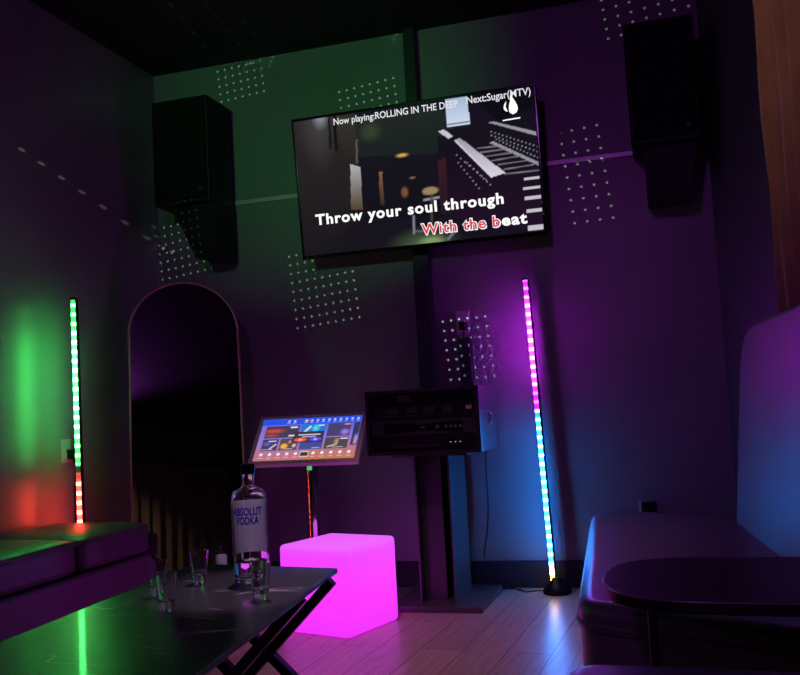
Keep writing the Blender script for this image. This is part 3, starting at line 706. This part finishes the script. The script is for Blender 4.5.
# ------------------------------------------------------------------ left sofa
sf = thing('bench_sofa', 'low dark leather bench sofa along the left wall', 'sofa', (0, 0, 0))
SX0, SX1, SY1 = XL+0.03, -2.495, 3.97
obj('base', B((SX0, 1.55, 0.05), (SX1, SY1, 0.392), 0.02, 3), M['sofa_cloth'], sf)
for fx in (SX0+0.06, SX1-0.06):
    for fy in (1.65, 2.8, SY1-0.08):
        bm = bmesh.new(); cyl(bm, (fx, fy, 0), (fx, fy, 0.055), 0.022, 0.03); obj('foot', bm, M['black_plastic'], sf)
def cushion(y0, y1, x1, top):
    bm = bmesh.new()
    t = bmesh.new(); bmesh.ops.create_cube(t, size=1)
    bmesh.ops.subdivide_edges(t, edges=list(t.edges), cuts=9, use_grid_fill=True)
    cx, cy, cz = (SX0+x1)/2, (y0+y1)/2, (0.392+top)/2
    hx, hy, hz = (x1-SX0)/2, (y1-y0)/2, (top-0.392)/2
    for v in t.verts:
        p = [v.co.x*2, v.co.y*2, v.co.z*2]
        crown = 0.012*(1-p[0]**2)*(1-p[1]**2)
        rr = 0.035
        P3 = Vector((p[0]*hx, p[1]*hy, p[2]*hz))
        c = Vector((max(-hx+rr, min(hx-rr, P3.x)), max(-hy+rr, min(hy-rr, P3.y)), max(-hz+rr, min(hz-rr, P3.z))))
        dlt = P3-c
        if dlt.length > 1e-6: P3 = c+dlt.normalized()*min(rr, dlt.length)
        v.co = Vector((cx+P3.x, cy+P3.y, cz+P3.z+(crown if p[2] > 0.2 else 0)))
    merge(bm, t)
    o = obj('seat_cushion', bm, M['sofa_cloth'], sf, angle=180)
    for zz in (top-0.03, 0.42):
        b2 = bmesh.new(); tube(b2, [(SX0+0.03, y1-0.004, zz), (x1-0.03, y1-0.004, zz), (x1-0.008, y1-0.012, zz), (x1-0.001, y1-0.035, zz), (x1-0.001, y0+0.035, zz), (x1-0.008, y0+0.012, zz)], 0.0035)
        obj('piping', b2, M['sofa_cloth'], o)
cushion(3.41, 3.965, -2.50, 0.548)
cushion(2.76, 3.38, -2.493, 0.553)
cushion(2.08, 2.74, -2.493, 0.553)

# ------------------------------------------------------------------ right sofa and the nearer seat
rs = thing('corner_sofa', 'black leather sofa with tall back along the right wall', 'sofa', (0, 0, 0))
seat = round_poly([(-0.30, 2.70), (0.44, 2.30), (0.52, 2.66), (0.36, 4.30), (0.06, 4.60), (-0.33, 4.87), (-0.42, 4.66)], [0.12, 0.10, 0.10, 0.12, 0.15, 0.12, 0.16])
def inset_poly(pts, d):
    c = Vector((sum(p[0] for p in pts)/len(pts), sum(p[1] for p in pts)/len(pts)))
    return [tuple(Vector(p)+(c-Vector(p)).normalized()*d) for p in pts]
bm = bmesh.new(); prism(bm, inset_poly(seat, 0.012), 0.03, 0.40, 0.01); obj('base', bm, M['leather'], rs)
bm = bmesh.new(); prism(bm, seat, 0.375, 0.455, 0.045, 6, only_top=True); so = obj('seat_cushion', bm, M['leather'], rs, angle=60)
b2 = bmesh.new(); tube(b2, [(x, y, 0.392) for x, y in inset_poly(seat, -0.002)], 0.006, closed=True); obj('piping', b2, M['piping'], so)
# backrest: local x runs along the wall towards the camera, y from front to back, z up
bd = Vector((0.0975, -0.9952, 0)); bn = Vector((0.9952, 0.0975, 0))
bk = [(0, 0.34), (1.72, 0.34), (1.72, 1.335), (0, 1.315)]
bkp = round_poly(bk, [0.03, 0.03, 0.10, 0.22], 10)
bm = bmesh.new()
t = bmesh.new()
def bpos(s, z, off):
    lean = 0.10*max(0, (z-0.45))/0.87
    p = Vector((0.235, 4.30, 0))+bd*s+bn*(lean+off)
    return (p.x, p.y, z)
fr = [t.verts.new(bpos(s, z, 0.0)) for s, z in bkp]
bkv = [t.verts.new(bpos(s, z, 0.085-0.03*max(0, z-0.45))) for s, z in bkp]
t.faces.new(fr); t.faces.new(bkv[::-1])
for i in range(len(bkp)):
    t.faces.new((fr[i], fr[i-1], bkv[i-1], bkv[i]))
bmesh.ops.recalc_face_normals(t, faces=t.faces)
fset = set(fr)
bmesh.ops.bevel(t, geom=[e for e in t.edges if e.verts[0] in fset and e.verts[1] in fset], offset=0.028, segments=4, profile=0.5, affect='EDGES')
merge(bm, t); bo = obj('backrest', bm, M['leather_smooth'], rs, angle=50)
b2 = bmesh.new(); tube(b2, [bpos(s, z, 0.03) for s, z in bkp if z > 1.2], 0.006); obj('piping', b2, M['piping'], bo)
ns = thing('sofa_seat', 'rounded black leather seat in the foreground under the oval table', 'seat', (0, 0, 0))
pl = round_poly([(-0.285, 1.4), (0.55, 1.4), (0.55, 2.09), (-0.265, 2.125)], [0.1, 0.05, 0.05, 0.10])
bm = bmesh.new(); prism(bm, inset_poly(pl, 0.015), 0.03, 0.40, 0.01); obj('base', bm, M['leather'], ns)
bm = bmesh.new(); prism(bm, pl, 0.37, 0.45, 0.035, 5); so = obj('seat_cushion', bm, M['leather'], ns, angle=60)
b2 = bmesh.new(); tube(b2, [(x, y, 0.385) for x, y in inset_poly(pl, -0.002)], 0.005, closed=True); obj('piping', b2, M['piping'], so)

# ------------------------------------------------------------------ oval side table
ot = thing('side_table', 'dark oval side table with thin leg in front of the right sofa', 'table', (0, 0, 0))
ov = round_poly([(-0.187, 2.05), (0.42, 2.03), (0.42, 2.57), (-0.187, 2.585)], [0.26, 0.15, 0.15, 0.26], 10)
M['table_dark'] = mat('dark_wood_top', (0.010, 0.008, 0.011), 0.4, spec=0.35, var=0.3, vscale=14)
bm = bmesh.new(); prism(bm, ov, 0.572, 0.6, 0.005); obj('tabletop', bm, M['table_dark'], ot)
b2 = bmesh.new(); tube(b2, [(x, y, 0.5985) for x, y in ov], 0.0025, closed=True); obj('edge_band', b2, M['piping'], ot)
for lx in (-0.075, 0.33):
    bm = bmesh.new(); cyl(bm, (lx, 2.26, 0.02), (lx, 2.26, 0.573), 0.011); obj('leg', bm, M['black_metal'], ot)
obj('foot_bar', B((-0.12, 2.22, 0), (0.38, 2.30, 0.02), 0.004), M['black_metal'], ot)

# ------------------------------------------------------------------ long black table in front
lt = thing('coffee_table', 'long black stone topped table with crossed metal legs', 'table', (-1.14, 1.70, 0))
ring = [(-0.935, 2.43), (-0.835, 1.50), (-0.815, 1.27), (-1.367, 1.22), (-1.385, 1.60), (-1.43, 2.51)]
bm = bmesh.new(); prism(bm, [(x+1.14, y-1.70) for x, y in ring], 0.586, 0.6, 0.002); obj('tabletop', bm, M['stone'], lt)
def bar(bm, p0, p1, w=0.03, d=0.026):
    p0, p1 = Vector(p0), Vector(p1); dr = p1-p0; Ln = dr.length; z = dr.normalized(); x = Vector((0, 1, 0)); y = z.cross(x).normalized(); x = y.cross(z)
    mt = Matrix((( x.x, y.x, z.x, p0.x), (x.y, y.y, z.y, p0.y), (x.z, y.z, z.z, p0.z), (0, 0, 0, 1)))
    box(bm, (-w/2, -d/2, 0), (w/2, d/2, Ln), 0.003, 2, mt)
def xframe(y):
    """one crossed pair of legs across the table"""
    for i, (xt, xb) in enumerate(((-0.915, -1.47), (-1.35, -0.76))):
        bm = bmesh.new(); o_ = 0.018 if i else -0.018
        bar(bm, (xt+1.14, y+o_-1.70, 0.584), (xb+1.14, y+o_-1.70, 0.03)); obj('leg', bm, M['black_metal'], lt)
for y in (2.35, 2.14, 1.62, 1.41): xframe(y)

# ------------------------------------------------------------------ bottle and shot glasses
bx, by, TZ = -1.108, 2.24, 0.6
bt = thing('vodka_bottle', 'clear vodka bottle with blue lettering standing on the black table', 'bottle', (bx, by, TZ+0.0005))
R0, BH = 0.047, 0.312
outer = [(0, 0.004), (0.030, 0.003), (0.041, 0.0), (R0, 0.006), (R0, 0.217), (R0*0.985, 0.227), (R0*0.93, 0.236), (R0*0.82, 0.2435), (R0*0.62, 0.249), (0.021, 0.252), (0.0172, 0.2555), (0.0160, 0.261), (0.0160, 0.287), (0.0178, 0.290), (0.0178, 0.297)]
inner = [(0.0128, 0.297), (0.0128, 0.260), (0.0145, 0.253), (0.020, 0.2485), (R0*0.58, 0.2455), (R0*0.76, 0.2405), (R0*0.86, 0.234), (R0*0.92, 0.225), (R0*0.93, 0.216), (R0*0.93, 0.022), (R0*0.80, 0.015), (0, 0.018)]
bm = bmesh.new(); lathe(bm, outer+inner, 56); obj('glass_body', bm, M['glass'], bt, angle=80)
bm = bmesh.new(); lathe(bm, [(0, 0.0182), (R0*0.79, 0.0155), (R0*0.925, 0.0224), (R0*0.925, 0.055), (0, 0.055)], 56)
obj('spirit', bm, M['liquid'], bt, angle=50)
bm = bmesh.new(); lathe(bm, [(0.0178, 0.288), (0.0195, 0.289), (0.0195, 0.312), (0.0185, 0.314), (0, 0.314)], 32); obj('cap', bm, M['black_gloss'], bt, angle=40)
bm = bmesh.new(); cyl(bm, (0, 0, 0.2865), (0, 0, 0.2895), 0.0195, seg=32); obj('cap_ring', bm, M['silver'], bt)
M['frost'] = bpy.data.materials.new('frosted_print')
N_, L_ = nodes(M['frost']); N_.remove(N_['Principled BSDF'])
tr = N_.new('ShaderNodeBsdfTranslucent'); tr.inputs['Color'].default_value = (0.85, 0.85, 0.9, 1)
tp = N_.new('ShaderNodeBsdfTransparent'); ms = N_.new('ShaderNodeMixShader'); ms.inputs[0].default_value = 0.85
df = N_.new('ShaderNodeBsdfDiffuse'); df.inputs['Color'].default_value = (0.85, 0.85, 0.9, 1); m3 = N_.new('ShaderNodeMixShader'); m3.inputs[0].default_value = 0.45
L_.new(tr.outputs[0], m3.inputs[1]); L_.new(df.outputs[0], m3.inputs[2])
L_.new(tp.outputs[0], ms.inputs[1]); L_.new(m3.outputs[0], ms.inputs[2]); L_.new(ms.outputs[0], N_['Material Output'].inputs['Surface'])
ang0 = math.atan2(0-by, 0-bx)-0.16
bm = bmesh.new()
ra = R0+0.0008; cols = []
for q in range(29):
    a = ang0+PI-1.75+3.5*q/28
    cols.append([bm.verts.new((rr*math.cos(a), rr*math.sin(a), z)) for rr, z in ((ra, 0.072), (ra, 0.215), (ra-0.0005, 0.215), (ra-0.0005, 0.072))])
for a, b in zip(cols, cols[1:]):
    for k in range(4): bm.faces.new((a[k], b[k], b[(k+1) % 4], a[(k+1) % 4]))
bm.faces.new(cols[0]); bm.faces.new(cols[-1][::-1])
bmesh.ops.recalc_face_normals(bm, faces=bm.faces)
obj('back_label', bm, M['frost'], bt)['label'] = 'frosted print on the back of the bottle'
def wrap(bm, z, r):
    xs = [v.co.x for v in bm.verts]; mid = (max(xs)+min(xs))/2
    bmesh.ops.subdivide_edges(bm, edges=[e for e in bm.edges if e.calc_length() > 0.008], cuts=2)
    bmesh.ops.triangulate(bm, faces=bm.faces)
    for v in bm.verts:
        a = ang0+(v.co.x-mid)/r; zz = v.co.y
        v.co = Vector((r*math.cos(a), r*math.sin(a), z+zz))
    return bm
obj('brand_lettering', wrap(text_mesh('ABSOLUT', 0.086, 0.0195, bold=0.035), 0.181, R0+0.0006), M['blue_ink'], bt, smooth=False)
obj('brand_lettering', wrap(text_mesh('VODKA', 0.066, 0.0195, bold=0.035), 0.157, R0+0.0006), M['blue_ink'], bt, smooth=False)
bm = bmesh.new(); t_ = Vector((math.cos(ang0), math.sin(ang0), 0)); cyl(bm, t_*(R0*0.90)+Vector((0, 0, 0.229)), t_*(R0*0.97)+Vector((0, 0, 0.233)), 0.011, seg=24); obj('medallion', bm, M['glass'], bt)

def glass_root(loc, label):
    return thing('shot_glass', label, 'glass', (loc[0], loc[1], TZ+0.0005), group='shot glasses on the black table')
prof = [(0, 0.001), (0.0175, 0), (0.0185, 0.002), (0.0195, 0.02), (0.0262, 0.087), (0.0258, 0.088), (0.0245, 0.087), (0.0180, 0.026), (0.0150, 0.0215), (0, 0.021)]
g0 = glass_root((-1.165, 1.905), 'clear shot glass standing nearest the camera on the black table')
bm = bmesh.new(); lathe(bm, prof, 32); gb = obj('glass_body', bm, M['glass'], g0, angle=50)
for loc, label, pr_ in (((-1.285, 2.06), 'clear shot glass just behind the nearest one, by the sofa end', 0), ((-1.252, 2.215), 'clear shot glass standing alone in front of the mirror', 0), ((-0.982, 2.03), 'shot glass with white print close in front of the vodka bottle', 1)):
    g = glass_root(loc, label)
    c = gb.copy(); C.objects.link(c); c.parent = g
    if pr_:
        bm = bmesh.new(); a0 = math.atan2(-loc[1], -loc[0])
        for k_, (z, half) in enumerate(((0.060, 0.30), (0.054, 0.22), (0.048, 0.34), (0.042, 0.2), (0.034, 0.12), (0.028, 0.3))):
            for s_ in range(5):
                aa = a0+half*(-1+s_*0.42)
                rr_ = 0.0195+(z-0.02)*0.1+0.0006
                q = [(rr_*math.cos(aa+d_), rr_*math.sin(aa+d_), z+h_) for d_, h_ in ((0, 0), (half*0.3, 0), (half*0.3, 0.003), (0, 0.003))]
                bm.faces.new([bm.verts.new(p) for p in q])
        obj('print', bm, M['white_ink'], g, smooth=False)

# ------------------------------------------------------------------ curtains
def curtain(name, label, p0, p1, z0, z1, folds, amp, m, seed, normal):
    rnd = random.Random(seed)
    p0, p1 = Vector((*p0, 0)), Vector((*p1, 0)); d = p1-p0; n = Vector((*normal, 0)).normalized()
    NX, NZ = folds*10, 24
    ph = [rnd.uniform(-0.6, 0.6) for _ in range(folds+2)]; am = [rnd.uniform(0.6, 1.2) for _ in range(folds+2)]
    me = bpy.data.meshes.new(name); vs = []; fs = []
    for j in range(NZ+1):
        z = z0+(z1-z0)*j/NZ
        for i in range(NX+1):
            s = i/NX; k = s*folds; f = int(min(k, folds-1e-6))
            a_ = am[f]*(1-(k-f))+am[f+1]*(k-f); p_ = ph[f]*(1-(k-f))+ph[f+1]*(k-f)
            off = amp*a_*math.sin(2*PI*k+p_+0.25*math.sin(3*z+f))+0.3*amp*math.sin(4.3*PI*k+1.7+0.5*z)
            P3 = p0+d*s+n*(off+0.004*math.sin(9*z+k*5))
            vs.append((P3.x, P3.y, z))
    for j in range(NZ):
        for i in range(NX):
            a = j*(NX+1)+i; fs.append((a, a+1, a+NX+2, a+NX+1))
    me.from_pydata(vs, [], fs); me.materials.append(m); me.shade_smooth()
    root = thing(name, label, 'curtain', (p0.x, p0.y, z0))
    o = bpy.data.objects.new('fabric', me); C.objects.link(o); o.parent = root; o.location = (-p0.x, -p0.y, -z0)
    sm = o.modifiers.new('thickness', 'SOLIDIFY'); sm.thickness = 0.003
    bm = bmesh.new(); a = p0+n*0.0; b = p1+n*0.0
    box(bm, (-0.02, -0.03, 0), ((d.length+0.02), 0.03, 0.025), 0.003, 2, Matrix.Translation((0, 0, z1-z0-0.005)) @ Matrix.Rotation(math.atan2(d.y, d.x), 4, 'Z'))
    obj('curtain_track', bm, M['black_metal'], root)
    return root
nr = (-0.990, -0.139)
off = 0.055
curtain('curtain', 'tan pleated curtain hanging from the ceiling behind the right sofa', (wall_x(3.66)-off, 3.66), (wall_x(0.2)-off, 0.2), 0.02, H-0.02, 26, 0.034, M['curtain_tan'], 3, nr)
curtain('curtain', 'dark pleated curtain on the rear wall, seen in the arched mirror', (-1.2, YR+0.09), (1.05, YR+0.09), 0.02, 2.75, 15, 0.035, M['curtain_dark'], 8, (0, 1))

# ------------------------------------------------------------------ lamps out of the picture: laser projector, downlights
def spot(name, parent, loc, target, energy, col, size, blend=0.3, radius=0.02, gobo=None):
    li = bpy.data.lights.new(name, 'SPOT'); li.energy = energy*(DOT if gobo else 1); li.color = col; li.spot_size = size; li.spot_blend = blend; li.shadow_soft_size = radius
    o = bpy.data.objects.new(name, li); C.objects.link(o)
    d = (Vector(target)-Vector(loc)).normalized()
    # local -Z along d, local X horizontal
    x = d.cross(Vector((0, 0, 1))).normalized(); y = x.cross(d)
    R = Matrix((x, y, -d)).transposed().to_4x4()
    if gobo and gobo.get('roll'): R = R @ Matrix.Rotation(gobo['roll'], 4, 'Z')
    o.matrix_world = Matrix.Translation(loc) @ R
    if parent:
        o.parent = parent; o.matrix_parent_inverse = parent.matrix_world.inverted()
    if gobo:
        li.use_nodes = True
        N, L = li.node_tree.nodes, li.node_tree.links
        em = N['Emission']
        tc = N.new('ShaderNodeTexCoord'); sp = N.new('ShaderNodeSeparateXYZ'); L.new(tc.outputs['Normal'], sp.inputs[0])
        def mth(op, a, b=None):
            n = N.new('ShaderNodeMath'); n.operation = op
            for i, q in enumerate((a, b)):
                if q is None: continue
                if isinstance(q, (int, float)): n.inputs[i].default_value = q
                else: L.new(q, n.inputs[i])
            return n.outputs[0]
        u = mth('DIVIDE', sp.outputs['X'], sp.outputs['Z']); v = mth('DIVIDE', sp.outputs['Y'], sp.outputs['Z'])
        terms = []; masks = []
        for w_, n_, pit in ((u, gobo['nx'], gobo['px']), (v, gobo['ny'], gobo['py'])):
            k = mth('DIVIDE', w_, pit)
            if n_ % 2 == 0: k = mth('ADD', k, 0.5)
            rd = mth('ROUND', k)
            fr_ = mth('MULTIPLY', mth('SUBTRACT', k, rd), pit)
            terms.append(mth('MULTIPLY', fr_, fr_))
            sh = mth('SUBTRACT', rd, 0.5) if n_ % 2 == 0 else rd
            masks.append(mth('LESS_THAN', mth('ABSOLUTE', sh), n_/2))
        dd = mth('SQRT', mth('ADD', terms[0], terms[1]))
        rr = gobo['r']*1.15
        dot = mth('MAXIMUM', mth('SUBTRACT', 1.0, mth('DIVIDE', dd, rr)), 0.0)
        dot = mth('MINIMUM', mth('MULTIPLY', dot, 2.0), 1.0)
        st = mth('MULTIPLY', mth('MULTIPLY', dot, masks[0]), masks[1])
        L.new(st, em.inputs['Strength'])
    return o
DOT = 10.5
PL = (-2.05, 0.55, 2.70)
lp = thing('laser_projector', 'small black laser dot projector hung from the ceiling', 'projector', PL)
obj('housing', B((-0.08, -0.18, -0.05), (0.08, 0.0, 0.05), 0.008), M['black_metal'], lp)
bm = bmesh.new(); cyl(bm, (0, 0, 0), (0, 0.012, 0), 0.03); obj('lens', bm, M['black_gloss'], lp)
bm = bmesh.new(); cyl(bm, (0, -0.09, 0.05), (0, -0.09, H-PL[2]), 0.012); obj('hanger', bm, M['black_metal'], lp)
bpy.context.view_layer.update()
LP = (PL[0], PL[1]+0.03, PL[2])
GREEN = (0.5, 1.0, 0.52)
def dots(target, nx, ny, e=60, sp_=0.05, r=0.0075, roll=0.09, py=None, col=GREEN):
    dist = (Vector(target)-Vector(LP)).length
    half = math.hypot(nx*sp_, ny*(py or sp_))/2/dist
    spot('laser_beam', lp, LP, target, e, col, 2*math.atan(half)*1.15+0.01, 0.02, 0.0, dict(nx=nx, ny=ny, px=sp_/dist, py=(py or sp_*1.1)/dist, r=r/dist, roll=roll))
W5 = YB
dots((-2.46, W5, 3.16), 7, 5, py=0.05)
dots((-1.62, W5, 2.93), 8, 4, py=0.05)
dots((-1.965, W5, 1.80), 9, 9, e=55)
dots((-1.09, W5, 1.36), 6, 7, e=75, col=(0.6, 0.8, 0.9))
dots((-0.39, W5, 2.29), 5, 9, e=60, sp_=0.066, py=0.066, col=(0.6, 0.9, 0.6))
dots((0.03, W5, 3.19), 7, 5, e=60, sp_=0.068, py=0.058)
dots((-2.88, W5, 2.13), 9, 7, e=60)
dots((XL, 4.5, 2.30), 9, 1, e=45, sp_=0.06, r=0.011, roll=-0.5, col=(0.9, 1.0, 0.7))
dots((0.36, 4.7, 1.75), 3, 7, e=30, sp_=0.08, py=0.09, col=(0.9, 0.9, 0.5))
for tx, ty in ((-2.42, 4.15), (-2.30, 4.55), (-2.2, 4.85), (-1.45, 4.6)):
    dots((tx, ty, H), 1, 8, e=150, sp_=0.05, py=0.030, roll=-0.5, r=0.0045)
spot('green_wash', lp, LP, (-2.05, W5, 3.0), 105, (0.06, 1.0, 0.10), math.radians(37), 0.9, 0.03)

def downlight(label, loc, target, e, col, size, blend=0.7):
    t = thing('ceiling_downlight', label, 'ceiling light', (loc[0], loc[1], H))
    bm = bmesh.new(); lathe(bm, [(0.03, -0.03), (0.05, -0.03), (0.055, 0.0), (0.045, 0.0), (0.03, -0.03)], 28); obj('trim_ring', bm, M['black_metal'], t)
    bpy.context.view_layer.update()
    spot('downlight_bulb', t, (loc[0], loc[1], H-0.03), target, e, col, size, blend, 0.03)
downlight('warm ceiling downlight over the tan curtain', (-0.6, 2.9, H), (0.52, 3.35, 2.4), 18, (1.0, 0.62, 0.22), math.radians(46))
downlight('warm ceiling downlight over the near end of the left wall', (-2.2, 1.4, H), (XL, 2.6, 1.6), 10, (1.0, 0.6, 0.38), math.radians(95), 0.9)
downlight('warm pink ceiling downlight over the open floor', (-1.2, 3.3, H), (-0.9, 3.8, 0), 85, (1.0, 0.40, 0.48), math.radians(48), 0.9)
downlight('pink ceiling downlight above the bottle on the black table', (-1.35, 3.0, H), (-1.1, 2.22, 0.74), 250, (0.95, 0.62, 1.0), math.radians(13), 0.7)
downlight('warm ceiling downlight over the rear curtain', (-1.4, -0.3, H), (-0.3, YR+0.1, 1.0), 55, (1.0, 0.66, 0.35), math.radians(60), 0.8)

pw = thing('violet_fill_light', 'added violet fill light, unseen on the ceiling behind the viewer', 'ceiling light', (-0.85, -0.9, H))
bm = bmesh.new(); cyl(bm, (0, 0, 0), (0, 0, -0.10), 0.14, seg=28); obj('housing', bm, M['black_metal'], pw)
bpy.context.view_layer.update()
spot('fill_bulb', pw, (-0.85, -0.9, H-0.11), (-1.4, 4.0, 1.0), FILL, (0.60, 0.10, 1.0), math.radians(120), 0.6, 0.22)  # added fill from behind the camera, invented to lift walls and sofa

# ------------------------------------------------------------------ world, camera, view
w = bpy.data.worlds.new('room_gloom'); S.world = w; w.use_nodes = True
w.node_tree.nodes['Background'].inputs['Color'].default_value = (0.5, 0.3, 0.6, 1)
w.node_tree.nodes['Background'].inputs['Strength'].default_value = 0.002
yaw, pitch, roll = 0.285423, 0.07537, -0.053931
f = Vector((-math.sin(yaw)*math.cos(pitch), math.cos(yaw)*math.cos(pitch), math.sin(pitch)))
r_ = Vector((math.cos(yaw), math.sin(yaw), 0)); u_ = r_.cross(f)
cr, sr = math.cos(roll), math.sin(roll)
R_, U_ = r_*cr+u_*sr, -r_*sr+u_*cr
cam = bpy.data.cameras.new('camera'); co = bpy.data.objects.new('camera', cam); C.objects.link(co)
cam.sensor_width = 36; cam.sensor_fit = 'HORIZONTAL'; cam.lens = 899.65/800*36; cam.clip_start = 0.05
co.matrix_world = Matrix(((R_.x, U_.x, -f.x, 0), (R_.y, U_.y, -f.y, 0), (R_.z, U_.z, -f.z, 1.05), (0, 0, 0, 1)))
S.camera = co
S.view_settings.view_transform = 'Standard'; S.view_settings.look = 'None'; S.view_settings.exposure = 0; S.view_settings.gamma = 1
S.view_settings.use_curve_mapping = False
cy = S.cycles
cy.max_bounces = 16; cy.transmission_bounces = 14; cy.glossy_bounces = 5; cy.diffuse_bounces = 4
cy.sample_clamp_indirect = 3.0; cy.caustics_reflective = False; cy.use_denoising = True
